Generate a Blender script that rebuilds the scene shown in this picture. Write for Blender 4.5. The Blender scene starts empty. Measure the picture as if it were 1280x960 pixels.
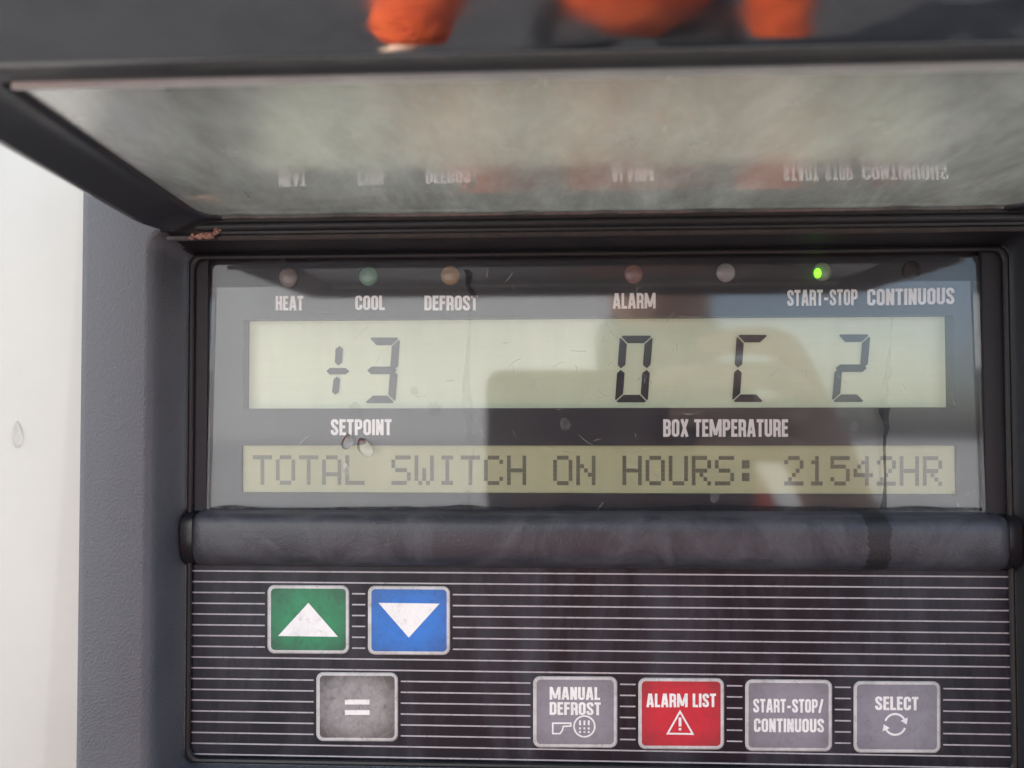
import bpy, bmesh, math, random
from mathutils import Vector, Matrix, Euler
random.seed(7)
R = math.radians
C = bpy.context.scene.collection
SC = bpy.context.scene

# ------------------------------------------------------------------ camera
# metres; x right, y into the panel, z up.  The membrane keypad lies on y = 0.
D = 0.22
FPX = 967.0                      # focal length in pixels of the 1280 px photograph
cam_d = bpy.data.cameras.new('camera')
cam = bpy.data.objects.new('camera', cam_d)
C.objects.link(cam)
cam.location = (0, -D, 0)
cam.rotation_euler = Euler((R(90) + math.atan(25 / FPX), R(0.12), math.atan(42 / FPX)), 'XYZ')
cam_d.sensor_width = 36
cam_d.lens = 36 * FPX / 1280
cam_d.clip_start = 0.005
cam_d.clip_end = 2000
cam_d.dof.use_dof = True
cam_d.dof.focus_distance = 0.2225
cam_d.dof.aperture_fstop = 11
SC.camera = cam
CM = cam.rotation_euler.to_matrix()

# ------------------------------------------------------------------ sky, sun, exposure
W = bpy.data.worlds.new('World')
SC.world = W
W.use_nodes = True
wn, wl = W.node_tree.nodes, W.node_tree.links
wn.clear()
CLOUD = 6.0
SUN_EL, SUN_AZ = R(50), R(-56)       # azimuth measured from +y towards +x
sky = wn.new('ShaderNodeTexSky')
sky.sky_type = 'NISHITA'
sky.sun_disc = False
sky.sun_elevation = SUN_EL
sky.sun_rotation = SUN_AZ
sky.dust_density = 3.0
sky.air_density = 1.0
hsv = wn.new('ShaderNodeHueSaturation')          # thin cloud veil takes most of the blue out
hsv.inputs['Saturation'].default_value = 0.85
bg = wn.new('ShaderNodeBackground')
bg.inputs['Strength'].default_value = 0.15
wo = wn.new('ShaderNodeOutputWorld')
wl.new(sky.outputs[0], hsv.inputs['Color'])
# a bright bank of cloud low in the left half of the sky behind the viewer, thinner veil elsewhere
wtc = wn.new('ShaderNodeTexCoord')
wdot = wn.new('ShaderNodeVectorMath'); wdot.operation = 'DOT_PRODUCT'
wdot.inputs[1].default_value = Vector((-0.62, -0.78, 0.0)).normalized()
wl.new(wtc.outputs['Generated'], wdot.inputs[0])
wno = wn.new('ShaderNodeTexNoise')
wno.inputs['Scale'].default_value = 2.2
wno.inputs['Detail'].default_value = 6
wl.new(wtc.outputs['Generated'], wno.inputs['Vector'])
wad = wn.new('ShaderNodeMath'); wad.operation = 'MULTIPLY_ADD'
wad.inputs[1].default_value = 0.5
wl.new(wno.outputs['Fac'], wad.inputs[0])
wl.new(wdot.outputs['Value'], wad.inputs[2])
wra = wn.new('ShaderNodeValToRGB')
wra.color_ramp.elements[0].position = 0.90
wra.color_ramp.elements[0].color = (0, 0, 0, 1)
wra.color_ramp.elements[1].position = 1.16
wra.color_ramp.elements[1].color = (1, 1, 1, 1)
wl.new(wad.outputs[0], wra.inputs[0])
wmx = wn.new('ShaderNodeMix'); wmx.data_type = 'RGBA'
wl.new(wra.outputs[0], wmx.inputs[0])
wl.new(hsv.outputs[0], wmx.inputs[6])
wmx.inputs[7].default_value = (CLOUD * 0.99, CLOUD, CLOUD, 1)
wl.new(wmx.outputs[2], bg.inputs['Color'])
wl.new(bg.outputs[0], wo.inputs['Surface'])

sd = bpy.data.lights.new('sun', 'SUN')
sd.energy = 3.2
sd.angle = R(0.53)
sd.color = (1, 0.95, 0.87)
sun = bpy.data.objects.new('sun', sd)
C.objects.link(sun)
sdir = Vector((math.sin(SUN_AZ) * math.cos(SUN_EL), math.cos(SUN_AZ) * math.cos(SUN_EL), math.sin(SUN_EL)))
sun.rotation_euler = sdir.to_track_quat('Z', 'Y').to_euler()
SC.view_settings.view_transform = 'Standard'
SC.view_settings.look = 'None'
SC.view_settings.exposure = 1.85
SC.view_settings.gamma = 1.0
SC.cycles.max_bounces = 12
SC.cycles.transparent_max_bounces = 24
SC.cycles.use_denoising = True

# ------------------------------------------------------------------ helpers
def U(px, py, Y=0.0):
    """pixel of the photograph -> point on the plane y = Y"""
    d = CM @ Vector(((px - 640) / FPX, -(py - 480) / FPX, -1))
    t = (Y + D) / d.y
    return Vector((d.x * t, Y, d.z * t))

class NT:
    """small wrapper to wire node materials"""
    def __init__(self, name):
        self.m = bpy.data.materials.new(name)
        self.m.use_nodes = True
        self.t = self.m.node_tree
        self.n, self.l = self.t.nodes, self.t.links
        self.p = self.n['Principled BSDF']
        self.out = self.n['Material Output']
        self.co = self.n.new('ShaderNodeTexCoord').outputs['Object']
    def set(self, **k):
        for a, v in k.items():
            s = self.p.inputs[a.replace('_', ' ')]
            if hasattr(v, 'is_linked') or hasattr(v, 'node'):
                self.l.new(v, s)
            else:
                s.default_value = v if not (isinstance(v, tuple) and len(v) == 3) else (*v, 1)
        return self
    def mapping(self, scale=(1, 1, 1), rot=(0, 0, 0), loc=(0, 0, 0)):
        m = self.n.new('ShaderNodeMapping')
        m.inputs['Scale'].default_value = scale
        m.inputs['Rotation'].default_value = rot
        m.inputs['Location'].default_value = loc
        self.l.new(self.co, m.inputs['Vector'])
        return m.outputs[0]
    def noise(self, scale, detail=4, rough=0.55, vec=None, dist=0.0):
        n = self.n.new('ShaderNodeTexNoise')
        n.inputs['Scale'].default_value = scale
        n.inputs['Detail'].default_value = detail
        n.inputs['Roughness'].default_value = rough
        n.inputs['Distortion'].default_value = dist
        self.l.new(vec or self.co, n.inputs['Vector'])
        return n.outputs['Fac']
    def voronoi(self, scale, vec=None, feature='F1'):
        n = self.n.new('ShaderNodeTexVoronoi')
        n.feature = feature
        n.inputs['Scale'].default_value = scale
        self.l.new(vec or self.co, n.inputs['Vector'])
        return n.outputs['Distance']
    def ramp(self, fac, *stops):
        r = self.n.new('ShaderNodeValToRGB')
        e = r.color_ramp.elements
        while len(e) < len(stops):
            e.new(0.5)
        for el, (pos, col) in zip(e, stops):
            el.position = pos
            el.color = (col, col, col, 1) if not isinstance(col, tuple) else (*col, 1)
        self.l.new(fac, r.inputs[0])
        return r.outputs[0]
    def math(self, op, a, b=None, clamp=False):
        n = self.n.new('ShaderNodeMath')
        n.operation = op
        n.use_clamp = clamp
        for i, v in enumerate((a, b)):
            if v is None:
                continue
            if isinstance(v, (int, float)):
                n.inputs[i].default_value = v
            else:
                self.l.new(v, n.inputs[i])
        return n.outputs[0]
    def mix(self, fac, a, b):
        n = self.n.new('ShaderNodeMix')
        n.data_type = 'RGBA'
        for s, v in ((n.inputs[0], fac), (n.inputs[6], a), (n.inputs[7], b)):
            if hasattr(v, 'node'):
                self.l.new(v, s)
            else:
                s.default_value = v if isinstance(v, (int, float)) else (*v, 1)
        return n.outputs[2]
    def bump(self, h, strength=0.3, dist=0.0002):
        b = self.n.new('ShaderNodeBump')
        b.inputs['Strength'].default_value = strength
        b.inputs['Distance'].default_value = dist
        self.l.new(h, b.inputs['Height'])
        self.l.new(b.outputs[0], self.p.inputs['Normal'])
        return self

def plain(name, col, rough=0.5, var=0.15, scale=300, **k):
    t = NT(name)
    n = t.noise(scale, 5, 0.65)
    f = t.ramp(n, (0.3, 0.0), (0.7, 1.0))
    t.set(Base_Color=t.mix(f, tuple(c * (1 - var) for c in col), tuple(min(1, c * (1 + var)) for c in col)), Roughness=rough, **k)
    return t.m

def obj(name, bm, mats, parent=None, smooth=False, label=None, angle=35):
    me = bpy.data.meshes.new(name)
    bmesh.ops.recalc_face_normals(bm, faces=bm.faces[:]) if smooth != 'flat' else None
    bm.to_mesh(me)
    bm.free()
    for m in (mats if isinstance(mats, (list, tuple)) else [mats]):
        me.materials.append(m)
    o = bpy.data.objects.new(name, me)
    C.objects.link(o)
    if smooth is True:
        me.polygons.foreach_set('use_smooth', [True] * len(me.polygons))
        me.set_sharp_from_angle(angle=R(angle))
    if parent:
        o.parent = parent
    if label:
        o['label'] = label
    return o

def tag(o, label, cat, group=None):
    o['label'] = label
    o['category'] = cat
    if group:
        o['group'] = group
    return o

def poly(bm, pts, mat=0):
    f = bm.faces.new([bm.verts.new(p) for p in pts])
    f.material_index = mat
    return f

def face_cam(bm):
    """turn flat printed faces towards the viewer side (-y)"""
    bm.normal_update()
    for f in bm.faces:
        if f.normal.y > 0:
            f.normal_flip()

def rrect(l, r, b, t, rad, seg=7):
    pts = []
    rad = max(rad, 1e-5)
    for cx, cy, a0 in ((r - rad, t - rad, 0), (l + rad, t - rad, 90), (l + rad, b + rad, 180), (r - rad, b + rad, 270)):
        for i in range(seg + 1):
            a = R(a0 + 90 * i / seg)
            pts.append((cx + rad * math.cos(a), cy + rad * math.sin(a)))
    return pts

def rrect2(l, r, b, t, rb, rt, seg=7):
    """rounded rectangle with one radius at the bottom corners and another at the top"""
    pts = []
    for cx, cy, a0, rad in ((r - rt, t - rt, 0, rt), (l + rt, t - rt, 90, rt), (l + rb, b + rb, 180, rb), (r - rb, b + rb, 270, rb)):
        for i in range(seg + 1):
            a = R(a0 + 90 * i / seg)
            pts.append((cx + rad * math.cos(a), cy + rad * math.sin(a)))
    return pts

def sweep(bm, rings, close=False, cap=None, mats=None):
    """rings: list of point lists of equal length -> skin"""
    vs = [[bm.verts.new(p) for p in r] for r in rings]
    n = len(vs[0])
    pairs = list(zip(vs, vs[1:])) + ([(vs[-1], vs[0])] if close else [])
    for k, (a, b) in enumerate(pairs):
        for i in range(n):
            f = bm.faces.new((a[i], a[(i + 1) % n], b[(i + 1) % n], b[i]))
            if mats:
                f.material_index = mats[k]
    if cap:
        for c in cap:
            bm.faces.new(vs[c])
    return vs

def box(bm, x0, x1, y0, y1, z0, z1, mat=0):
    v = [bm.verts.new((x, y, z)) for x in (x0, x1) for y in (y0, y1) for z in (z0, z1)]
    for q in ((0, 1, 3, 2), (4, 6, 7, 5), (0, 4, 5, 1), (2, 3, 7, 6), (0, 2, 6, 4), (1, 5, 7, 3)):
        bm.faces.new([v[i] for i in q]).material_index = mat

# ---- condensed stroke lettering, cap height 1
T = 0.178
def arc(cx, cy, rx, ry, a0, a1, n=6):
    return [(cx + rx * math.cos(R(a0 + (a1 - a0) * i / n)), cy + ry * math.sin(R(a0 + (a1 - a0) * i / n))) for i in range(n + 1)]
def glyph(ch):
    a = T / 2
    Wd = 0.46
    x0, x1, y0, y1 = a, Wd - a, a, 1 - a
    r = 0.12
    S = []
    mid = 0.52
    if ch == 'A':
        Wd = 0.52
        S = [[(a * .95, 0), (Wd / 2 - .035, 1)], [(Wd - a * .95, 0), (Wd / 2 + .035, 1)], [(.14, .27), (Wd - .14, .27)]]
    elif ch == 'B':
        S = [[(x0, 0), (x0, 1)], [(x0, y1), (x1 - r, y1)] + arc(x1 - r, y1 - r, r, r, 90, 0)[1:] + [(x1, mid + r)] + arc(x1 - r, mid + r, r, r, 0, -90)[1:] + [(x0, mid)],
             [(x1 - r, mid)] + arc(x1 - r, mid - r, r, r, 90, 0)[1:] + [(x1, y0 + r)] + arc(x1 - r, y0 + r, r, r, 0, -90)[1:] + [(x0, y0)]]
    elif ch == 'C':
        S = [[(x1, .64), (x1, y1 - r)] + arc(x1 - r, y1 - r, r, r, 0, 90)[1:] + arc(x0 + r, y1 - r, r, r, 90, 180) + arc(x0 + r, y0 + r, r, r, 180, 270) + arc(x1 - r, y0 + r, r, r, 270, 360) + [(x1, .36)]]
    elif ch == 'D':
        S = [[(x0, 0), (x0, 1)], [(x0, y1), (x1 - r, y1)] + arc(x1 - r, y1 - r, r, r, 90, 0)[1:] + arc(x1 - r, y0 + r, r, r, 0, -90) + [(x0, y0)]]
    elif ch in 'EF':
        Wd = .38
        S = [[(x0, 0), (x0, 1)], [(x0, y1), (Wd, y1)], [(x0, mid), (Wd - .03, mid)]] + ([[(x0, y0), (Wd, y0)]] if ch == 'E' else [])
    elif ch == 'H':
        S = [[(x0, 0), (x0, 1)], [(x1, 0), (x1, 1)], [(x0, mid), (x1, mid)]]
    elif ch == 'I':
        Wd = T
        S = [[(x0, 0), (x0, 1)]]
    elif ch == 'L':
        Wd = .37
        S = [[(x0, 0), (x0, 1)], [(x0, y0), (Wd, y0)]]
    elif ch == 'M':
        Wd = .74
        S = [[(x0, 0), (x0, 1)], [(Wd - a, 0), (Wd - a, 1)], [(x0 + .02, .97), (Wd / 2, .1)], [(Wd - a - .02, .97), (Wd / 2, .1)]]
    elif ch == 'N':
        S = [[(x0, 0), (x0, 1)], [(x1, 0), (x1, 1)], [(x0 + .01, .96), (x1 - .01, .04)]]
    elif ch in 'OU':
        if ch == 'O':
            S = [arc(x1 - r, y1 - r, r, r, 0, 90) + arc(x0 + r, y1 - r, r, r, 90, 180) + arc(x0 + r, y0 + r, r, r, 180, 270) + arc(x1 - r, y0 + r, r, r, 270, 360)]
        else:
            S = [[(x0, 1)] + arc(x0 + r, y0 + r, r, r, 180, 270) + arc(x1 - r, y0 + r, r, r, 270, 360) + [(x1, 1)]]
    elif ch in 'PR':
        m = .45
        S = [[(x0, 0), (x0, 1)], [(x0, y1), (x1 - r, y1)] + arc(x1 - r, y1 - r, r, r, 90, 0)[1:] + arc(x1 - r, m + r, r, r, 0, -90) + [(x0, m)]]
        if ch == 'R':
            S.append([(x1 - r - .03, m)] + arc(x1 - r, m - r, r, r, 90, 0)[1:] + [(x1, .12), (x1 + .03, 0)])
    elif ch == 'S':
        S = [[(x1, .68), (x1, y1 - r)] + arc(x1 - r, y1 - r, r, r, 0, 90)[1:] + arc(x0 + r, y1 - r, r, r, 90, 180) + [(x0, .72)] + [(x0 + .06, .58), (x1 - .06, .42), (x1, .29)] + arc(x1 - r, y0 + r, r, r, 0, -90) + arc(x0 + r, y0 + r, r, r, 270, 180) + [(x0, .32)]]
    elif ch == 'T':
        Wd = .42
        S = [[(Wd / 2, 0), (Wd / 2, 1)], [(0, y1), (Wd, y1)]]
    elif ch == 'X':
        Wd = .5
        S = [[(a, 0), (Wd - a, 1)], [(Wd - a, 0), (a, 1)]]
    elif ch == '-':
        Wd = .36
        S = [[(.03, .42), (.33, .42)]]
    elif ch == '/':
        Wd = .36
        S = [[(.06, 0), (.30, 1)]]
    elif ch == '!':
        Wd = T
        S = [[(a, .28), (a, 1)], [(a, 0), (a, .16)]]
    else:
        Wd = .22
    return Wd, S

def ribbon(bm, pts, w, place, mat=0, closed=False):
    """pts 2-D -> flat ribbon of width w; place(x, y) gives the 3-D point"""
    P = [Vector(p) for p in pts]
    P = [p for i, p in enumerate(P) if i == 0 or (p - P[i - 1]).length > 1e-6]
    n = len(P)
    L, Rr = [], []
    for i in range(n):
        d0 = (P[i] - P[i - 1]).normalized() if i or closed else None
        d1 = (P[(i + 1) % n] - P[i]).normalized() if i < n - 1 or closed else None
        d = ((d0 or d1) + (d1 or d0)).normalized()
        k = 1.0
        if d0 is not None and d1 is not None:
            k = 1 / max(0.4, d.dot(d0))
        nn = Vector((-d.y, d.x)) * (w / 2 * k)
        L.append(P[i] + nn)
        Rr.append(P[i] - nn)
    vl = [bm.verts.new(place(*p)) for p in L]
    vr = [bm.verts.new(place(*p)) for p in Rr]
    for i in range(n if closed else n - 1):
        k = (i + 1) % n
        bm.faces.new((vl[i], vr[i], vr[k], vl[k])).material_index = mat

def text_bm(bm, s, px0, px1, ptop, pbot, Y, ptop_r=None, gap=0.062, mat=0):
    """write s between the pixel columns px0..px1 and rows ptop..pbot on plane y=Y"""
    xs, x = [], 0.0
    for ch in s:
        w, S = glyph(ch)
        xs.append((x, S, ch))
        x += w + gap
    tot = x - gap
    sk = 0 if ptop_r is None else ptop_r - ptop
    k = 0
    for x, S, ch in xs:
        for st in S:
            yy = Y - 0.000004 * (k % 5)
            k += 1
            def place(a, b, x=x, yy=yy):
                f = (x + a) / tot
                return U(px0 + (px1 - px0) * f, pbot + (ptop - pbot) * b + sk * f, yy)
            ribbon(bm, st, T, place, mat, ch == 'O')

def quad_px(bm, x0, y0, x1, y1, Y, mat=0):
    poly(bm, [U(x0, y0, Y), U(x0, y1, Y), U(x1, y1, Y), U(x1, y0, Y)], mat)

def disc_px(cx, cy, r, n=20):
    return [(cx + r * math.cos(2 * math.pi * i / n), cy + r * math.sin(2 * math.pi * i / n)) for i in range(n)]

# ------------------------------------------------------------------ materials
def mat_housing():
    t = NT('grained_grey_plastic')
    g = t.noise(1700, 3, 0.6)
    v = t.voronoi(1500)
    big = t.ramp(t.noise(28, 6, 0.7, dist=0.6), (0.35, 0.0), (0.75, 1.0))
    speck = t.ramp(t.noise(420, 5, 0.7), (0.62, 0.0), (0.72, 1.0))
    c = t.mix(big, (0.058, 0.061, 0.071), (0.080, 0.082, 0.092))
    c = t.mix(t.math('MULTIPLY', speck, 0.25), c, (0.17, 0.17, 0.17))
    t.set(Base_Color=c, Roughness=t.mix(big, (0.42,) * 3, (0.6,) * 3))
    t.bump(t.math('ADD', t.math('MULTIPLY', v, 0.7), g), 0.6, 0.0002)
    return t.m

def mat_lid():
    t = NT('smooth_black_plastic')
    sm = t.ramp(t.noise(60, 6, 0.7, t.mapping((0.25, 1, 1)), 1.2), (0.4, 0.0), (0.7, 1.0))
    t.set(Base_Color=t.mix(sm, (0.006, 0.006, 0.007), (0.02, 0.02, 0.02)), Roughness=t.mix(sm, (0.03,) * 3, (0.10,) * 3), IOR=3.2)
    t.bump(t.noise(70, 3, 0.5, t.mapping((0.5, 1, 1))), 0.1, 0.0006)
    return t.m

def mat_rail():
    t = NT('satin_black_plastic')
    sm = t.ramp(t.noise(45, 6, 0.7, None, 0.8), (0.35, 0.0), (0.75, 1.0))
    t.set(Base_Color=t.mix(sm, (0.016, 0.019, 0.026), (0.030, 0.034, 0.043)), Roughness=t.mix(sm, (0.35,) * 3, (0.55,) * 3))
    t.bump(t.noise(1800, 3), 0.2, 0.00012)
    return t.m

def mat_ridge():
    t = NT('worn_ridge_plastic')
    sep = t.n.new('ShaderNodeSeparateXYZ')
    t.l.new(t.co, sep.inputs[0])
    g = t.noise(1300, 3, 0.6)
    big = t.ramp(t.noise(60, 7, 0.72, None, 0.9), (0.42, 0.0), (0.72, 1.0))
    scr = t.ramp(t.noise(230, 8, 0.8, t.mapping((0.6, 1, 1), (0, R(35), 0)), 2.5), (0.63, 0.0), (0.71, 1.0))
    c = t.mix(big, (0.028, 0.029, 0.036), (0.072, 0.073, 0.082))
    c = t.mix(t.math('MULTIPLY', scr, 0.65), c, (0.34, 0.34, 0.33))
    # one ragged black wet stain running over the ridge
    wx = t.math('ADD', sep.outputs[0], t.math('MULTIPLY', t.math('SUBTRACT', t.noise(260, 5, 0.7), 0.5), 0.0045))
    xc = (U(1081, 675, -.0065).x + U(1117, 675, -.0065).x) / 2
    dd = t.math('ABSOLUTE', t.math('SUBTRACT', wx, xc))
    st = t.math('MULTIPLY', t.math('LESS_THAN', dd, 0.0031), t.ramp(t.noise(420, 4, 0.6), (0.22, 0.0), (0.3, 1.0)))
    c = t.mix(st, c, (0.01, 0.01, 0.012))
    t.set(Base_Color=c, Roughness=t.mix(st, t.mix(big, (0.40,) * 3, (0.58,) * 3), (0.5,) * 3))
    t.bump(t.math('ADD', g, t.voronoi(1400)), 0.35, 0.00015)
    return t.m

def mat_membrane():
    t = NT('keypad_film')
    st = t.ramp(t.noise(34, 6, 0.7, t.mapping((1.5, 1, 0.35)), 0.4), (0.45, 0.0), (0.70, 1.0))
    fine = t.ramp(t.noise(420, 7, 0.8, t.mapping((1, 1, 0.5)), 0.5), (0.6, 0.0), (0.8, 1.0))
    c = t.mix(st, (0.009, 0.010, 0.014), (0.040, 0.039, 0.049))
    c = t.mix(t.math('MULTIPLY', t.math('MULTIPLY', fine, st), 0.4), c, (0.2, 0.19, 0.19))
    t.set(Base_Color=c, Roughness=t.mix(st, (0.36,) * 3, (0.55,) * 3))
    t.p.inputs['Specular IOR Level'].default_value = 0.25
    t.bump(t.noise(220, 3), 0.06, 0.0002)
    return t.m

def mat_print(name, col, rough=0.35, worn=0.25, dirt=(0.12, 0.11, 0.11), scale=330, edge=0.0):
    t = NT(name)
    w = t.ramp(t.noise(scale, 8, 0.75, None, 0.8), (0.47, 0.0), (0.70, 1.0))
    b = t.ramp(t.noise(75, 6, 0.7, None, 0.6), (0.40, 0.0), (0.68, 1.0))
    w = t.math('MULTIPLY', w, t.math('ADD', t.math('MULTIPLY', b, 0.75), 0.35), True)
    c = t.mix(t.math('MULTIPLY', w, worn), col, dirt)
    c = t.mix(t.math('MULTIPLY', b, worn * 0.5), c, tuple(x * 0.6 for x in col))
    sk = t.ramp(t.noise(620, 5, 0.7, t.mapping((1, 1, 0.8)), 0.4), (0.60, 0.0), (0.66, 1.0))
    c = t.mix(t.math('MULTIPLY', sk, worn * 0.7, True), c, dirt)
    if edge:                                       # handling dirt collects away from the pressed middle of a key
        ge = t.n.new('ShaderNodeTexCoord').outputs['Generated']
        sp = t.n.new('ShaderNodeSeparateXYZ')
        t.l.new(ge, sp.inputs[0])
        ax = t.math('ABSOLUTE', t.math('SUBTRACT', sp.outputs[0], 0.5))
        az = t.math('ABSOLUTE', t.math('SUBTRACT', sp.outputs[2], 0.5))
        r2 = t.math('ADD', t.math('MULTIPLY', ax, ax), t.math('MULTIPLY', az, az))
        gn = t.noise(240, 7, 0.75, None, 0.5)
        f = t.ramp(t.math('MULTIPLY', t.math('MULTIPLY', r2, 4.0), gn), (0.16, 0.0), (0.62, 1.0))
        c = t.mix(t.math('MULTIPLY', f, edge, True), c, dirt)
    t.set(Base_Color=c, Roughness=rough)
    return t.m

def mat_mask():
    t = NT('printed_display_mask')
    br = t.noise(60, 4, 0.6, t.mapping((1, 1, 40)))
    t.set(Base_Color=t.mix(t.ramp(br, (0.35, 0.0), (0.65, 1.0)), (0.015, 0.015, 0.022), (0.024, 0.024, 0.033)), Roughness=0.5)
    return t.m

def mat_lcd(name, a, b):
    t = NT(name)
    g = t.noise(30, 4, 0.6)
    ln = t.noise(50, 3, 0.6, t.mapping((1, 1, 60)))
    c = t.mix(t.ramp(g, (0.3, 0.0), (0.7, 1.0)), a, b)
    c = t.mix(t.math('MULTIPLY', t.ramp(ln, (0.4, 0.0), (0.6, 1.0)), 0.12), c, tuple(x * 0.75 for x in a))
    t.set(Base_Color=c, Roughness=0.6, Emission_Color=c, Emission_Strength=0.06)
    return t.m

def mat_glass(name, tint=(0.95, 0.96, 0.95), dirt_col=(0.42, 0.42, 0.40), base=0.02, dirty=0.12, streak=(1.6, 1, 0.22), rough=0.015, ior=1.5, refl=1.0, fine_scale=520, worn_from=None, dirt_col2=None):
    """clear plastic: Fresnel reflection over transparency, with a film of dried dirt"""
    t = NT(name)
    t.n.remove(t.p)
    tr = t.n.new('ShaderNodeBsdfTransparent')
    tr.inputs[0].default_value = (*tint, 1)
    gl = t.n.new('ShaderNodeBsdfGlossy')
    gl.inputs['Color'].default_value = (refl, refl, refl, 1)
    hz = t.ramp(t.noise(70, 6, 0.7), (0.4, 0.0), (0.75, 1.0))
    rg = t.math('ADD', t.math('MULTIPLY', hz, min(rough * 1.5, 0.02)), rough)
    if worn_from is not None:                      # wiped cleaner close to the hinge, dull farther out
        sp = t.n.new('ShaderNodeSeparateXYZ')
        t.l.new(t.co, sp.inputs[0])
        k = t.ramp(t.math('MULTIPLY', t.math('ADD', sp.outputs[1], 0.10), 10.0), (worn_from[0], 1.0), (worn_from[1], 0.0))
        rg = t.math('ADD', t.math('MULTIPLY', k, 0.24), rg)
    t.l.new(rg, gl.inputs['Roughness'])
    fr = t.n.new('ShaderNodeFresnel')
    fr.inputs[0].default_value = ior
    m1 = t.n.new('ShaderNodeMixShader')
    t.l.new(fr.outputs[0], m1.inputs[0])
    t.l.new(tr.outputs[0], m1.inputs[1])
    t.l.new(gl.outputs[0], m1.inputs[2])
    df = t.n.new('ShaderNodeBsdfDiffuse')
    df.inputs[0].default_value = (*dirt_col, 1)
    tl = t.n.new('ShaderNodeBsdfTranslucent')
    tl.inputs[0].default_value = (*dirt_col, 1)
    if dirt_col2:
        dv = t.ramp(t.noise(55, 7, 0.72, t.mapping((1.4, 0.5, 1), (0, 0, R(25))), 0.2), (0.30, 0.0), (0.70, 1.0))
        dc = t.mix(dv, dirt_col2, dirt_col)
        t.l.new(dc, df.inputs[0])
        t.l.new(dc, tl.inputs[0])
    md = t.n.new('ShaderNodeMixShader')
    md.inputs[0].default_value = 0.5
    t.l.new(df.outputs[0], md.inputs[1])
    t.l.new(tl.outputs[0], md.inputs[2])
    s1 = t.ramp(t.noise(42, 7, 0.7, t.mapping(streak), 0.5), (0.42, 0.0), (0.8, 1.0))
    s2 = t.ramp(t.noise(fine_scale, 8, 0.8, t.mapping((1, 1, 0.6)), 1.0), (0.58, 0.0), (0.8, 1.0))
    s3 = t.ramp(t.noise(900, 2, 0.5), (0.74, 0.0), (0.78, 1.0))
    f = t.math('ADD', t.math('MULTIPLY', s1, dirty), base)
    f = t.math('ADD', f, t.math('MULTIPLY', t.math('MULTIPLY', s2, s1), dirty * 1.4))
    f = t.math('ADD', f, t.math('MULTIPLY', s3, dirty * 0.8), True)
    m2 = t.n.new('ShaderNodeMixShader')
    t.l.new(f, m2.inputs[0])
    t.l.new(m1.outputs[0], m2.inputs[1])
    t.l.new(md.outputs[0], m2.inputs[2])
    t.l.new(m2.outputs[0], t.out.inputs['Surface'])
    return t.m

def mat_wall():
    t = NT('white_wall_paint')
    n = t.ramp(t.noise(9, 6, 0.6), (0.35, 0.0), (0.7, 1.0))
    sp = t.ramp(t.noise(300, 4, 0.6), (0.7, 0.0), (0.78, 1.0))
    c = t.mix(n, (0.50, 0.505, 0.45), (0.56, 0.565, 0.51))
    c = t.mix(t.math('MULTIPLY', sp, 0.2), c, (0.45, 0.42, 0.38))
    t.set(Base_Color=c, Roughness=0.22)
    t.bump(t.noise(160, 3), 0.05, 0.0006)
    return t.m

def glow(name, col, strength):
    t = NT(name)
    t.set(Base_Color=col, Emission_Color=col, Emission_Strength=strength, Roughness=0.3)
    return t.m

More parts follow.
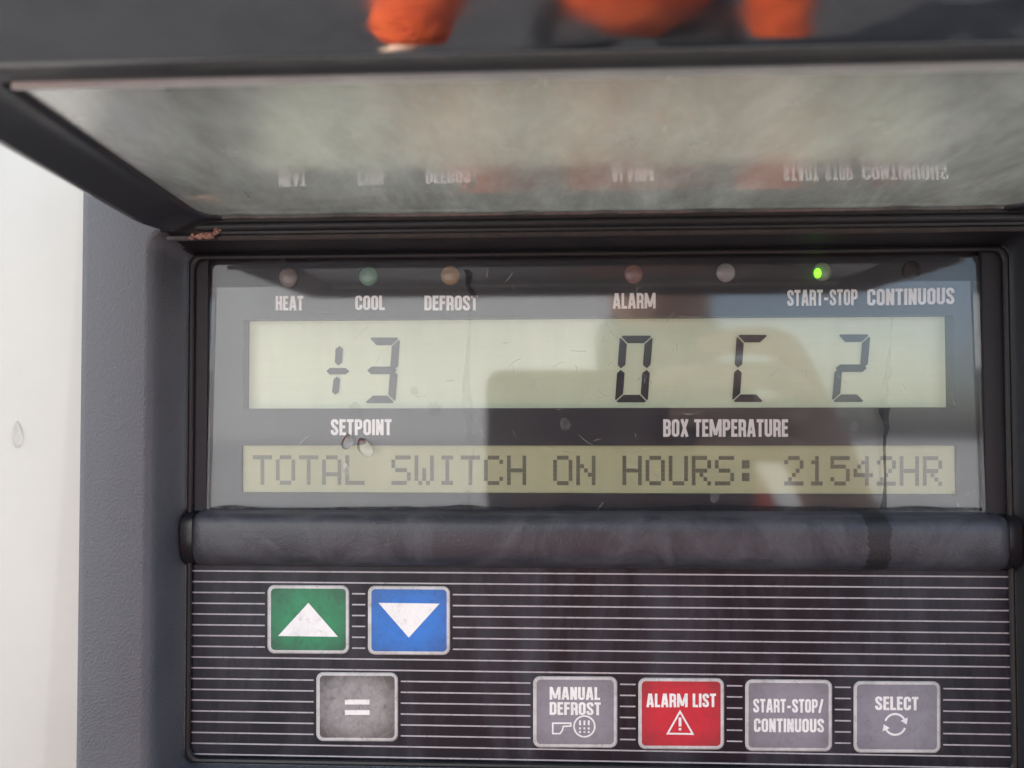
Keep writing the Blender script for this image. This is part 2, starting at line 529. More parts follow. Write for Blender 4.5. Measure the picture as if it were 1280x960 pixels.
M = dict(
    housing=mat_housing(), lid=mat_lid(), rail=mat_rail(), ridge=mat_ridge(), membrane=mat_membrane(), mask=mat_mask(), wall=mat_wall(),
    black=plain('black_rubber', (0.008, 0.008, 0.009), 0.5, 0.3, 500),
    bezel=plain('black_bezel_plastic', (0.007, 0.007, 0.010), 0.6, 0.3, 260),
    wet=plain('dark_wet_plastic', (0.012, 0.012, 0.014), 0.22, 0.3, 300),
    white=mat_print('white_print', (0.74, 0.74, 0.72), worn=0.55, dirt=(0.3, 0.29, 0.28)),
    legend=mat_print('white_legend_print', (0.88, 0.89, 0.88), worn=0.2, dirt=(0.4, 0.4, 0.4)),
    stripe=mat_print('grey_stripe_print', (0.37, 0.36, 0.375), worn=0.7, dirt=(0.10, 0.10, 0.104)),
    green=mat_print('green_key_print', (0.012, 0.20, 0.082), worn=0.85, edge=0.75, dirt=(0.012, 0.06, 0.035)),
    blue=mat_print('blue_key_print', (0.012, 0.155, 0.52), worn=0.7, edge=0.5, dirt=(0.02, 0.06, 0.16)),
    greykey=mat_print('grey_key_print', (0.27, 0.265, 0.26), worn=0.9, edge=1.0, dirt=(0.07, 0.067, 0.066)),
    lilac=mat_print('blue_grey_key_print', (0.22, 0.22, 0.25), worn=0.6, edge=0.45, dirt=(0.11, 0.11, 0.12)),
    red=mat_print('red_key_print', (0.50, 0.026, 0.042), worn=0.6, edge=0.6, dirt=(0.18, 0.03, 0.035)),
    rim=mat_print('white_key_rim', (0.60, 0.60, 0.59), worn=0.9, edge=0.35, dirt=(0.2, 0.19, 0.18)),
    lcd=mat_lcd('lcd_green_grey', (0.50, 0.55, 0.40), (0.56, 0.61, 0.455)),
    lcd2=mat_lcd('lcd_olive', (0.34, 0.35, 0.21), (0.39, 0.40, 0.25)),
    seg=plain('lcd_segment', (0.022, 0.022, 0.03), 0.4, 0.15, 200),
    dot=plain('lcd_dot', (0.14, 0.148, 0.105), 0.5, 0.12, 300),
    glass=mat_glass('display_window_plastic', tint=(0.985, 0.985, 0.985), base=0.004, dirty=0.055, dirt_col=(0.45, 0.45, 0.43), rough=0.05),
    lidglass=mat_glass('lid_window_plastic', tint=(0.80, 0.80, 0.76), base=0.38, dirty=0.36, dirt_col=(0.86, 0.87, 0.75), dirt_col2=(0.52, 0.53, 0.44), streak=(1, 0.45, 1), rough=0.02, fine_scale=260, refl=1.0, worn_from=(0.40, 0.58)),
    scratch=plain('scratch_white', (0.5, 0.5, 0.5), 0.6, 0.3, 300),
    drip=plain('dried_drip', (0.05, 0.05, 0.055), 0.5, 0.3, 300),
    grime=plain('rusty_grime', (0.28, 0.15, 0.11), 0.8, 0.5, 800),
    rust=plain('rusty_brown_edge', (0.03, 0.02, 0.017), 0.6, 0.5, 300),
)

# ------------------------------------------------------------------ ground (seen only as reflection and bounce light)
def mat_ground():
    t = NT('grey_gravel')
    n = t.noise(3, 8, 0.7)
    g = t.noise(60, 6, 0.7)
    t.set(Base_Color=t.mix(t.ramp(t.math('ADD', t.math('MULTIPLY', n, 0.5), t.math('MULTIPLY', g, 0.5)), (0.35, 0.0), (0.65, 1.0)), (0.40, 0.405, 0.40), (0.52, 0.525, 0.52)), Roughness=0.9)
    return t.m
bm = bmesh.new()
poly(bm, [(-400, -400, -1.4), (400, -400, -1.4), (400, 400, -1.4), (-400, 400, -1.4)])
g = obj('ground', bm, mat_ground())
g['kind'] = 'structure'
bm = bmesh.new()
poly(bm, [(-2.6, -4.2, -1.396), (2.6, -4.2, -1.396), (2.6, 3, -1.396), (-2.6, 3, -1.396)])
g = obj('pavement', bm, plain('damp_asphalt', (0.024, 0.024, 0.026), 0.85, 0.35, 14))
g['kind'] = 'structure'

# ------------------------------------------------------------------ control panel
panel = bpy.data.objects.new('control_panel', None)
C.objects.link(panel)
tag(panel, 'dark grey refrigeration control panel with raised clear lid, lit displays and coloured keys', 'control panel')
panel.empty_display_size = 0.02

# opening of the housing
OL, OR_ = U(233, 600, -0.0005).x, U(1267, 600, -0.0005).x
OT, OB = 0.0440, U(640, 962, -0.0005).z
def rect_ring(l, r, b, t, rad, y, seg=7):
    return [(x, y, z) for x, z in rrect(l, r, b, t, rad, seg)]
bm = bmesh.new()
rings = []
for d, y in ((-0.0006, 0.0085), (-0.0003, 0.0006), (0.0, -0.001), (0.0007, -0.0062), (0.0018, -0.0125), (0.0024, -0.0148), (0.0034, -0.0161), (0.0046, -0.0165), (0.0201, -0.0165), (0.0217, -0.0162), (0.0226, -0.0150), (0.0228, -0.0130), (0.0228, 0.004)):
    rings.append(rect_ring(OL - d, OR_ + d, OB - d, OT + d * 1.32, 0.0035 + min(max(d, 0), 0.006), y))
sweep(bm, rings)
for f in bm.faces:                               # upper and right inner walls coloured black to paint in their shade
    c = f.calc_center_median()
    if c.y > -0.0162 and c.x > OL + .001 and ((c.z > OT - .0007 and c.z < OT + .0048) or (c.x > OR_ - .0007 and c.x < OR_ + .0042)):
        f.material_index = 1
obj('housing', bm, [M['housing'], M['bezel']], panel, True, angle=50)

# thin rubber bead round the opening foot
bm = bmesh.new()
rings = []
for k in range(8):
    a = 2 * math.pi * k / 8
    d = -0.0013 + 0.0008 * math.cos(a)
    rings.append(rect_ring(OL - d, OR_ + d, OB - d, OT + d, 0.003, -0.0010 + 0.0008 * math.sin(a)))
sweep(bm, rings, close=True)
obj('rubber_bead', bm, M['black'], panel, True)

# display recess: bezel walls down to the window
YG = 0.0012                                  # front face of display window
GL, GR = U(259, 480, YG).x, U(1230, 480, YG).x
GT, GB = U(690, 313, YG).z, U(690, 640, YG).z
bm = bmesh.new()
rings = [rect_ring(OL + 0.0012, OR_ - 0.0012, GB - 0.0012, OT - 0.0006, 0.002, 0.0002),
         rect_ring(GL - 0.0030, GR + 0.0030, GB - 0.0003, GT + 0.0008, 0.002, 0.0002),
         rect_ring(GL - 0.0012, GR + 0.0012, GB - 0.0002, GT + 0.0003, 0.002, 0.0008),
         rect_ring(GL, GR, GB, GT, 0.0012, 0.0011),
         rect_ring(GL, GR, GB, GT, 0.0012, 0.0080)]
sweep(bm, rings)
obj('display_bezel', bm, M['bezel'], panel, True)

# mask with two apertures
YM = 0.0042
YL = 0.0092
YL2 = 0.0056
A1 = (U(304, 398, YM).x, U(1192, 394, YM).x, U(748, 510, YM).z, U(748, 396.5, YM).z)   # l r b t
A2 = (U(302, 557, YM).x, U(1196, 557, YM).x, U(748, 617, YM).z, U(748, 557, YM).z)
bm = bmesh.new()
xs = sorted({GL - .001, A1[0], A1[1], GR + .001, A2[0], A2[1]})
zs = [GB - .001, A2[2], A2[3], A1[2], A1[3], GT + .001]
for i in range(len(xs) - 1):
    for j in range(len(zs) - 1):
        cx, cz = (xs[i] + xs[i + 1]) / 2, (zs[j] + zs[j + 1]) / 2
        if any(a[0] < cx < a[1] and a[2] < cz < a[3] for a in (A1, A2)):
            continue
        poly(bm, [(xs[i], YM, zs[j]), (xs[i + 1], YM, zs[j]), (xs[i + 1], YM, zs[j + 1]), (xs[i], YM, zs[j + 1])])
bmesh.ops.remove_doubles(bm, verts=bm.verts[:], dist=1e-6)
for a, yl in ((A1, YL), (A2, YL2)):           # aperture walls
    q = [(a[0], a[2]), (a[1], a[2]), (a[1], a[3]), (a[0], a[3])]
    for k in range(4):
        p, n = q[k], q[(k + 1) % 4]
        poly(bm, [(p[0], YM, p[1]), (n[0], YM, n[1]), (n[0], yl + .0005, n[1]), (p[0], yl + .0005, p[1])])
mask = obj('display_mask', bm, M['mask'], panel)

for s, x0, x1, yt, yb, ytr in (('HEAT', 344.5, 379, 370, 388, 370), ('COOL', 444, 481, 369.5, 387.5, 369.5), ('DEFROST', 530.5, 597, 369.5, 388, 369.5),
                               ('ALARM', 766, 819.5, 366.5, 386, 366), ('START-STOP', 984, 1072, 362.5, 382.5, 361.5), ('CONTINUOUS', 1084, 1193, 361.5, 382, 359.5),
                               ('SETPOINT', 413.5, 489.5, 524, 544, 524), ('BOX TEMPERATURE', 829, 985, 524, 546, 524)):
    bm = bmesh.new()
    text_bm(bm, s, x0, x1, yt, yb, YM - 0.00012, ytr)
    face_cam(bm)
    obj('legend', bm, M['legend'], mask, 'flat', 'white printed word ' + s)

# indicator lamps: low clear domes sitting in the mask
def dome(name, px, py, r_px, col, label, lit=False):
    t = NT(name + '_lens')
    t.set(Base_Color=col, Roughness=0.22, Transmission_Weight=0.0)
    t.p.inputs['Subsurface Weight'].default_value = 0.0
    t.p.inputs['Specular IOR Level'].default_value = 0.5 if max(col) > .1 else 0.05
    f = t.ramp(t.noise(700, 4), (0.35, 0.0), (0.7, 1.0))
    t.set(Base_Color=t.mix(f, tuple(c * 0.85 for c in col), col))
    c = U(px, py, YM)
    r = (U(px + r_px, py, YM) - c).length
    bm = bmesh.new()
    rings = []
    for k in range(6):
        a = R(90 * k / 6)
        rings.append([(c.x + r * math.cos(a) * math.cos(q), YM - 0.0002 - r * 0.3 * math.sin(a), c.z + r * math.cos(a) * math.sin(q)) for q in [2 * math.pi * i / 24 for i in range(24)]])
    sweep(bm, rings, cap=[-1])
    o = obj('indicator_lamp', bm, t.m, mask, True, label, 60)
    if lit:
        b = bmesh.new()
        cc = Vector((c.x - r * 0.52, YM - 0.0002 - r * 0.2, c.z - r * 0.16))
        bmesh.ops.create_uvsphere(b, u_segments=14, v_segments=10, radius=r * 0.46)
        for v in b.verts:
            v.co = Vector((v.co.x * 0.8, v.co.y * 0.7, v.co.z * 1.15)) + cc
        tag_o = obj('lit_diode', b, glow('green_diode', (0.16, 1.0, 0.02), 0.8), mask, True)
    return o
dome('heat', 361, 347, 12, (0.27, 0.245, 0.225), 'unlit grey-brown lamp above HEAT')
dome('cool', 461, 345.5, 12, (0.20, 0.36, 0.28), 'unlit pale green lamp above COOL')
dome('defrost', 563, 344.5, 12, (0.40, 0.29, 0.18), 'unlit amber lamp above DEFROST')
dome('alarm', 792, 343, 12, (0.30, 0.19, 0.18), 'unlit red lamp above ALARM')
dome('spare', 907, 341, 12, (0.38, 0.38, 0.39), 'unlit clear lamp without a word below')
dome('start', 1027, 340, 12, (0.26, 0.32, 0.22), 'lamp above START-STOP glowing green', True)
dome('continuous', 1139, 338, 12, (0.06, 0.058, 0.058), 'dark unlit lamp above CONTINUOUS')

# --- upper liquid crystal display with seven-segment figures
bm = bmesh.new()
poly(bm, [(A1[0] - .001, YL, A1[2] - .001), (A1[1] + .001, YL, A1[2] - .001), (A1[1] + .001, YL, A1[3] + .001), (A1[0] - .001, YL, A1[3] + .001)])
lcd = obj('lcd_screen', bm, M['lcd'], panel, label='upper pale green display with large figures')
SEG_H = dict(A=1.0, G=0.5, D=0.0)
def seg_polys(w, h, t, segs):
    """hexagonal segments, origin bottom-left, y up"""
    g = 0.9
    out = []
    for s in segs:
        if s in 'ADG':
            y = {'A': h - t / 2, 'D': t / 2, 'G': h / 2}[s]
            if s == 'G':
                out.append([(g, y), (t * .55 + g, y + t / 2), (w - t * .55 - g, y + t / 2), (w - g, y), (w - t * .55 - g, y - t / 2), (t * .55 + g, y - t / 2)])
            elif s == 'A':
                out.append([(t * .3 + g, h), (w - t * .3 - g, h), (w - t * .12 - g, h - t * .15), (w - t - g, h - t), (t + g, h - t), (t * .12 + g, h - t * .15)])
            else:
                out.append([(t * .3 + g, 0), (w - t * .3 - g, 0), (w - t * .12 - g, t * .15), (w - t - g, t), (t + g, t), (t * .12 + g, t * .15)])
        else:
            right = s in 'BC'
            up = s in 'BF'
            y0, y1 = (h / 2 + g, h - g - t * .2) if up else (g + t * .2, h / 2 - g)
            xo, xi = (w, w - t) if right else (0, t)
            if up:
                out.append([(xo, y1 - t * .1), (xo, y0 + t * .45), ((xo * .55 + xi * .45), y0), (xi, y0 + t * .45), (xi, y1 - t * .85), (xo + (xi - xo) * .12, y1)])
            else:
                out.append([(xo, y0 + t * .1), (xo, y1 - t * .45), ((xo * .55 + xi * .45), y1), (xi, y1 - t * .45), (xi, y0 + t * .85), (xo + (xi - xo) * .12, y0)])
    return out
YS = YL - 0.0005
def figure(segs, px, pb, w, h, slant, label, t=9.5):
    bm = bmesh.new()
    for pg in seg_polys(w, h, t, segs):
        poly(bm, [U(px + x + slant * y / h, pb - y, YS) for x, y in pg])
    face_cam(bm)
    obj('digit', bm, M['seg'], lcd, 'flat', label)
bm = bmesh.new()
for pg in ([(419.5, 436), (424.5, 432.5), (428.5, 436), (427.5, 453), (423, 457), (418.5, 453)], [(417, 474), (421, 470.5), (425, 474), (423.5, 490), (419.5, 493.5), (415, 490)], [(408, 464), (412, 460), (432, 460), (436.5, 464), (432, 468), (412, 468)]):
    poly(bm, [U(x, y, YS) for x, y in pg])
face_cam(bm)
obj('plus_sign', bm, M['seg'], lcd, 'flat', 'plus sign before the 3')
figure('ABGCD', 455, 504, 39, 82, 6, 'seven-segment 3 of the set point')
figure('ABCDEF', 768.5, 503, 41, 83.5, 6.5, 'seven-segment 0')
figure('AFED', 915, 502.5, 40, 84, 6, 'seven-segment C without its right side')
figure('ABGED', 1040, 502.5, 41, 84.5, 7, 'seven-segment 2')

# --- lower dot matrix display
bm = bmesh.new()
poly(bm, [(A2[0] - .001, YL2, A2[2] - .001), (A2[1] + .001, YL2, A2[2] - .001), (A2[1] + .001, YL2, A2[3] + .001), (A2[0] - .001, YL2, A2[3] + .001)])
lcd2 = obj('lcd_screen', bm, M['lcd2'], panel, label='lower olive dot matrix display with one line of text')
F5 = {'T': '11111 00100 00100 00100 00100 00100 00100', 'O': '01110 10001 10001 10001 10001 10001 01110', 'A': '01110 10001 10001 10001 11111 10001 10001',
      'L': '10000 10000 10000 10000 10000 10000 11111', 'S': '01111 10000 10000 01110 00001 00001 11110', 'W': '10001 10001 10001 10101 10101 10101 01010',
      'I': '01110 00100 00100 00100 00100 00100 01110', 'C': '01110 10001 10000 10000 10000 10001 01110', 'H': '10001 10001 10001 11111 10001 10001 10001',
      'N': '10001 10001 11001 10101 10011 10001 10001', 'U': '10001 10001 10001 10001 10001 10001 01110', 'R': '11110 10001 10001 11110 10100 10010 10001',
      ':': '00000 01100 01100 00000 01100 01100 00000', '2': '01110 10001 00001 00010 00100 01000 11111', '1': '00100 01100 00100 00100 00100 00100 01110',
      '5': '11111 10000 11110 00001 00001 10001 01110', '4': '00010 00110 01010 10010 11111 00010 00010'}
bm = bmesh.new()
for i, ch in enumerate('TOTAL SWITCH ON HOURS: 21542HR'):
    if ch == ' ':
        continue
    for r_, row in enumerate(F5[ch].split()):
        for c_, bit in enumerate(row):
            if bit == '1':
                x = 316 + 28.88 * i + c_ * 4.85
                y = 569 + r_ * 5.3 + (x - 316) / 864 * 1.3
                quad_px(bm, x, y, x + 4.7, y + 5.1, YL2 - 0.0001)
face_cam(bm)
obj('dot_matrix_text', bm, M['dot'], lcd2, 'flat', 'dot matrix line TOTAL SWITCH ON HOURS: 21542HR')

# --- display window (clear plastic sheet, with scratches and dried drips on its face)
bm = bmesh.new()
box(bm, GL + .0001, GR - .0001, YG, YG + 0.0016, GB + .0001, GT - .0001)
def scratch(px, py, length, ang, curve, w, mat):
    pts = []
    a = R(ang)
    x, y = px, py
    for k in range(7):
        pts.append((x, y))
        x += length / 6 * math.cos(a)
        y += length / 6 * math.sin(a)
        a += curve / 6
    ribbon(bm, pts, w, lambda a_, b_: U(a_, b_, YG - 0.00004), mat)
rs = random.Random(11)
for k in range(70):
    px = rs.choice([rs.uniform(590, 860), rs.uniform(270, 1220)])
    scratch(px, rs.uniform(330, 630), rs.uniform(5, 22), rs.uniform(0, 180), rs.uniform(-.8, .8), rs.uniform(0.35, 0.8), 1)
# dried drip marks
def blob(cx, cy, rx, ry, mat=2, n=14, seed=0):
    q = random.Random(seed)
    poly(bm, [U(cx + rx * math.cos(2 * math.pi * i / n) * q.uniform(.7, 1.2), cy + ry * math.sin(2 * math.pi * i / n) * q.uniform(.7, 1.2), YG - 0.00003) for i in range(n)], mat)
def drip(pts, mat=2):
    L = [U(x - w / 2, y, YG - 0.00003) for x, y, w in pts]
    Rr = [U(x + w / 2, y, YG - 0.00003) for x, y, w in pts]
    for i in range(len(pts) - 1):
        poly(bm, [L[i], L[i + 1], Rr[i + 1], Rr[i]], mat)
drip([(1107, 510, 15), (1106, 516, 13), (1108, 526, 8), (1110, 536, 6), (1107, 545, 5), (1106, 558, 4), (1107, 600, 3), (1106, 620, 5), (1104, 637, 9)])
drip([(1117, 395, 1.2), (1115, 430, 2.2), (1112, 455, 6), (1113, 466, 9), (1108, 478, 7), (1111, 490, 3), (1106, 500, 8), (1107, 509, 13)], 3)
drip([(582, 336, 6), (586, 342, 9), (584, 356, 5), (590, 366, 8), (594, 372, 5)])
drip([(586, 542, 10), (590, 549, 16), (588, 556, 6)], 3)
drip([(588, 372, 3), (586, 420, 3), (582, 480, 9), (584, 505, 12), (586, 540, 6)], 3)
drip([(592, 560, 2), (588, 600, 3), (584, 622, 8), (578, 638, 12)], 3)
for k, (x, y, r_) in enumerate(((707, 531, 7), (671, 480, 8), (1068, 533, 6), (543, 512, 9), (443, 512, 8), (517, 488, 5), (893, 622, 6), (1193, 617, 4))):
    blob(x, y, r_, r_ * 1.2, 3, seed=k)
# water film along the bottom edge
q = random.Random(5)
pts = []
for k in range(60):
    x = 262 + (1228 - 262) * k / 59
    pts.append((x, 639, 634.5 - 4 * max(0, math.sin(k * .5 + math.sin(k * .23) * 2)) * q.uniform(.3, 1)))
for i in range(59):
    poly(bm, [U(pts[i][0], pts[i][1], YG - .00005), U(pts[i + 1][0], pts[i + 1][1], YG - .00005), U(pts[i + 1][0], pts[i + 1][2], YG - .00005), U(pts[i][0], pts[i][2], YG - .00005)], 2)
def mat_mark(name, col, cover, tint):
    """dull dried mark: part scattering, part clear, no mirror reflection"""
    t = NT(name)
    t.n.remove(t.p)
    tr = t.n.new('ShaderNodeBsdfTransparent')
    tr.inputs[0].default_value = (*tint, 1)
    df = t.n.new('ShaderNodeBsdfDiffuse')
    df.inputs[0].default_value = (*col, 1)
    m = t.n.new('ShaderNodeMixShader')
    e = t.ramp(t.noise(500, 6, 0.75), (0.35, 0.3), (0.65, 1.0))
    t.l.new(t.math('MULTIPLY', e, cover), m.inputs[0])
    t.l.new(tr.outputs[0], m.inputs[1])
    t.l.new(df.outputs[0], m.inputs[2])
    t.l.new(m.outputs[0], t.out.inputs['Surface'])
    return t.m
film = mat_mark('dried_water_film', (0.03, 0.03, 0.034), 0.75, (0.8, 0.8, 0.8))
film2 = mat_mark('faint_water_mark', (0.5, 0.52, 0.48), 0.12, (0.96, 0.96, 0.96))
scr = mat_mark('scratch_mark', (0.6, 0.6, 0.58), 0.6, (1, 1, 1))
for v in bm.verts:                               # the sheet leans back a little at the top
    v.co.y += (v.co.z - GB) / (GT - GB) * 0.0016
obj('display_window', bm, [M['glass'], scr, film, film2], panel, 'flat')

# --- rounded ridge between display and keypad
bm = bmesh.new()
RL, RR = U(238, 675, -0.004).x, U(1264, 675, -0.004).x
zt, zb = U(690, 641, 0.0).z, U(690, 711, -0.001).z
prof = [(0.0030, zt + .0006), (-0.0030, zt + .0001), (-0.0047, zt - .0004), (-0.0059, zt - .0013), (-0.0066, zt - .0026), (-0.0068, zt - .0045), (-0.0067, zt - .0080), (-0.0063, zt - .0110), (-0.0055, zt - .0128), (-0.0038, zt - .0142), (0.0005, zb - .0002)]
stations = [(RL, .10), (RL + .0004, .55), (RL + .0012, .85), (RL + .0026, 1.0)]
x = RL + .005
mx0, mx1 = U(1081, 675, -.0065).x, U(1117, 675, -.0065).x
inner = [x + (RR - RL - .01) * k / 40 for k in range(41)] + [mx0, mx1]
stations += [(v, 1.0) for v in sorted(inner)] + [(RR - .0026, 1.0), (RR - .0012, .85), (RR - .0004, .55), (RR, .10)]
cy, cz = 0.001, (zt + zb) / 2
cols = [[bm.verts.new((sx, cy + (y - cy) * k, cz + (z - cz) * (0.85 + 0.15 * k))) for y, z in prof] for sx, k in stations]
for i in range(len(cols) - 1):
    xm = (stations[i][0] + stations[i + 1][0]) / 2
    for j in range(len(prof) - 1):
        bm.faces.new((cols[i][j], cols[i + 1][j], cols[i + 1][j + 1], cols[i][j + 1])).material_index = 0
bm.faces.new(cols[0])
bm.faces.new(cols[-1][::-1])
obj('ridge', bm, [M['ridge'], M['wet']], panel, True, angle=60)
# black end plugs that fill the gap beside the ridge
for a, b in ((OL + .0003, RL + .0006), (RR - .0006, OR_ - .0003)):
    bm = bmesh.new()
    sec = [(cy + (y - cy) * .72, cz + (z - cz) * .99) for y, z in prof]
    cc = [[bm.verts.new((sx, y, z)) for y, z in sec] for sx in (a, b)]
    for k in range(len(sec) - 1):
        bm.faces.new((cc[0][k], cc[1][k], cc[1][k + 1], cc[0][k + 1]))
    bm.faces.new(cc[0])
    bm.faces.new(cc[1][::-1])
    obj('end_plug', bm, M['wet'], panel, True, angle=60)

# --- keypad membrane with pinstripes and keys
ML, MR = OL + .0006, OR_ - .0006
bm = bmesh.new()
poly(bm, [(ML, 0, OB + .0004), (MR, 0, OB + .0004), (MR, 0, zb + .0008), (ML, 0, zb + .0008)])
memb = obj('keypad_membrane', bm, M['membrane'], panel)
KEYS = [  # l, t, r, b, colour, label
    (335, 732, 436, 816.5, 'green', 'green key with white up triangle'),
    (460.5, 733, 562, 818, 'blue', 'blue key with white down triangle'),
    (396, 841, 497, 926, 'greykey', 'dirty grey key with equals sign'),
    (667, 846, 771, 934, 'lilac', 'grey key reading MANUAL DEFROST'),
    (798.5, 848, 904.5, 936, 'red', 'red key reading ALARM LIST'),
    (932, 850, 1039.5, 938.5, 'lilac', 'grey key reading START-STOP/ CONTINUOUS'),
    (1067.5, 852, 1175, 940.5, 'lilac', 'grey key reading SELECT'),
]
def sy(i, x):                                  # pixel row of pinstripe i at column x
    yl, yr = 713.5 + 13.46 * i, 721.1 + 14.08 * i
    return yl + (yr - yl) * (x - 239) / 1024
bm = bmesh.new()
for i in range(19):
    x = 239.0
    xr = 1263.5
    cuts = sorted([(k[0] - 4, k[2] + 4) for k in KEYS if k[1] - 3 < sy(i, (k[0] + k[2]) / 2) < k[3] + 3])
    spans = []
    for a, b in cuts:
        spans.append((x, a))
        x = b
    spans.append((x, xr))
    for a, b in spans:
        h = 0.9
        if sy(i, a) > 962:
            continue
        poly(bm, [U(a, sy(i, a) - h, -0.00006), U(a, sy(i, a) + h, -0.00006), U(b, sy(i, b) + h, -0.00006), U(b, sy(i, b) - h, -0.00006)])
face_cam(bm)
obj('pinstripes', bm, M['stripe'], memb, 'flat')

def key(l, t, r, b, col, label):
    skew = 0.0035 * (r - l)
    yk = -0.00035
    def P(x, y, Y):
        return U(x, y + 0.006 * (x - (l + r) / 2), Y)
    bm = bmesh.new()
    ring0 = [P(x, y, -0.00002) for x, y in rrect(l - .6, r + .6, t - .6, b + .6, 9)]
    ring1 = [P(x, y, yk) for x, y in rrect(l + .6, r - .6, t + .6, b - .6, 8)]
    ring2 = [P(x, y, yk) for x, y in rrect(l + 3.7, r - 3.7, t + 3.7, b - 3.7, 5)]
    vs = sweep(bm, [ring0, ring1, ring2], mats=[0, 0])
    f = bm.faces.new(vs[-1])
    f.material_index = 1
    face_cam(bm)
    return obj('key', bm, [M['rim'], M[col]], panel, 'flat', label), yk - 0.00006
K = [key(*k) for k in KEYS]
def sym(i, name, fn, label=None):
    bm = bmesh.new()
    fn(bm, K[i][1])
    face_cam(bm)
    obj(name, bm, M['white'], K[i][0], 'flat', label)
sym(0, 'arrow', lambda bm, Y: poly(bm, [U(385.5, 753.5, Y), U(347.5, 795, Y), U(422.5, 796, Y)]))
sym(1, 'arrow', lambda bm, Y: poly(bm, [U(473, 753.5, Y), U(511, 797, Y), U(549.5, 754.5, Y)]))
sym(2, 'equals_sign', lambda bm, Y: (quad_px(bm, 431, 874.5, 462, 880.6, Y), quad_px(bm, 431, 887.6, 462, 893.6, Y)))
sym(3, 'legend', lambda bm, Y: (text_bm(bm, 'MANUAL', 687, 750, 858.5, 874.5, Y, 859), text_bm(bm, 'DEFROST', 687, 751, 877.5, 893.5, Y, 878)), 'white words MANUAL DEFROST')
def hand_icon(bm, Y):
    pl = lambda a, b: U(a, b, Y)
    ribbon(bm, [(691, 904), (703, 904), (713.5, 904), (713.5, 907.5), (704, 908), (703, 913), (700, 917), (691, 917)], 1.9, pl, 0, True)
    ring = [(730.5 + 13 * math.cos(2 * math.pi * i / 28), 908 + 13 * math.sin(2 * math.pi * i / 28)) for i in range(28)]
    ribbon(bm, ring, 2.0, lambda a, b: U(a, b, Y - .00001), 0, True)
    for dx in (-5.4, 0, 5.4):
        ribbon(bm, [(730.5 + dx, 900.5), (730.5 + dx, 906.5)], 2.4, lambda a, b: U(a, b, Y - .00002))
        for dy in (4.0, 8.5):
            quad_px(bm, 730.5 + dx - 1.2, 906.5 + dy - 1.3, 730.5 + dx + 1.2, 906.5 + dy + 1.3, Y - .00002)
sym(3, 'pictogram', hand_icon, 'pointing hand and round defrost symbol')
sym(4, 'legend', lambda bm, Y: text_bm(bm, 'ALARM LIST', 808, 895, 867, 884, Y, 867), 'white words ALARM LIST')
def tri_icon(bm, Y):
    ribbon(bm, [(850, 889.5), (834.5, 917), (866, 917.5)], 2.2, lambda a, b: U(a, b, Y), 0, True)
    ribbon(bm, [(850, 897), (850, 908)], 3.4, lambda a, b: U(a, b, Y - .00001))
    quad_px(bm, 848.4, 910, 851.6, 913, Y - .00001)
sym(4, 'pictogram', tri_icon, 'white warning triangle outline with exclamation mark')
sym(5, 'legend', lambda bm, Y: (text_bm(bm, 'START-STOP/', 941.5, 1029, 873.5, 890.5, Y, 874), text_bm(bm, 'CONTINUOUS', 942.5, 1030, 898, 915, Y, 898.5)), 'white words START-STOP/ CONTINUOUS')
sym(6, 'legend', lambda bm, Y: text_bm(bm, 'SELECT', 1094, 1148, 870.5, 887.5, Y, 871), 'white word SELECT')
def loop_icon(bm, Y):
    for a0 in (20, 200):
        ribbon(bm, [(1119 + 13 * math.cos(R(a0 + 130 * i / 14)), 905.5 + 13 * math.sin(R(a0 + 130 * i / 14))) for i in range(15)], 2.6, lambda a, b: U(a, b, Y))
        a = R(a0 + 136)
        c = Vector((1119 + 13 * math.cos(a), 905.5 + 13 * math.sin(a)))
        tng = Vector((-math.sin(a), math.cos(a)))
        nrm = Vector((math.cos(a), math.sin(a)))
        poly(bm, [U(*(c + tng * 6), Y - .00001), U(*(c + nrm * 5 - tng * 1.5), Y - .00001), U(*(c - nrm * 5 - tng * 1.5), Y - .00001)])
sym(6, 'pictogram', loop_icon, 'two curved arrows chasing in a circle')

# ------------------------------------------------------------------ lid, swung up (local axes: x, s outward from hinge, t upward)
LZ, LY, TILT = 0.0498, -0.0180, R(3.7)
def L3(x, s, t):
    return Vector((x, LY - s * math.cos(TILT) + t * math.sin(TILT), LZ + s * math.sin(TILT) + t * math.cos(TILT)))
WL, WR, WS0, WS1 = -0.0905, 0.1212, 0.0012, 0.0770
lid_root_mats = [M['rail'], M['lid'], M['black']]
prof = [  # d outward, t up, material of the strip that follows
    (0.0000, 0.0004), (0.0004, -0.0006), (0.0016, -0.0009), (0.0030, -0.0008), (0.0050, -0.0012), (0.0090, -0.0028), (0.0116, -0.0040), (0.0124, -0.0043), (0.0131, -0.0041),
    (0.0134, -0.0038), (0.0140, -0.0031), (0.0173, 0.0008), (0.0205, 0.0046), (0.0240, 0.0088), (0.0254, 0.0108), (0.0250, 0.0126), (0.0195, 0.0130), (0.0010, 0.0130), (0.0, 0.0124), (0.0, 0.0024)]
bm = bmesh.new()
rings = []
for d, t in prof:
    dh = min(d, 0.0120) * 0.10
    rings.append([L3(x, s, t) for x, s in rrect2(WL - min(d, .0145) - max(0, d - .0145) * .3, WR + min(d, .0145) + max(0, d - .0145) * .3, WS0 - dh, WS1 + d, 0.0075 + d * 0.4, 0.0015 + d * 0.5)])
vs = sweep(bm, rings, close=True, mats=[0] * 6 + [1] * 10 + [0] * 4)
for f in bm.faces:                               # hinge side takes a black colour standing in for its occlusion shade
    if all(v.co.y > LY - .0035 for v in f.verts):
        f.material_index = 2
lid = obj('lid', bm, lid_root_mats, panel, True, angle=60)
bm = bmesh.new()
n = 14
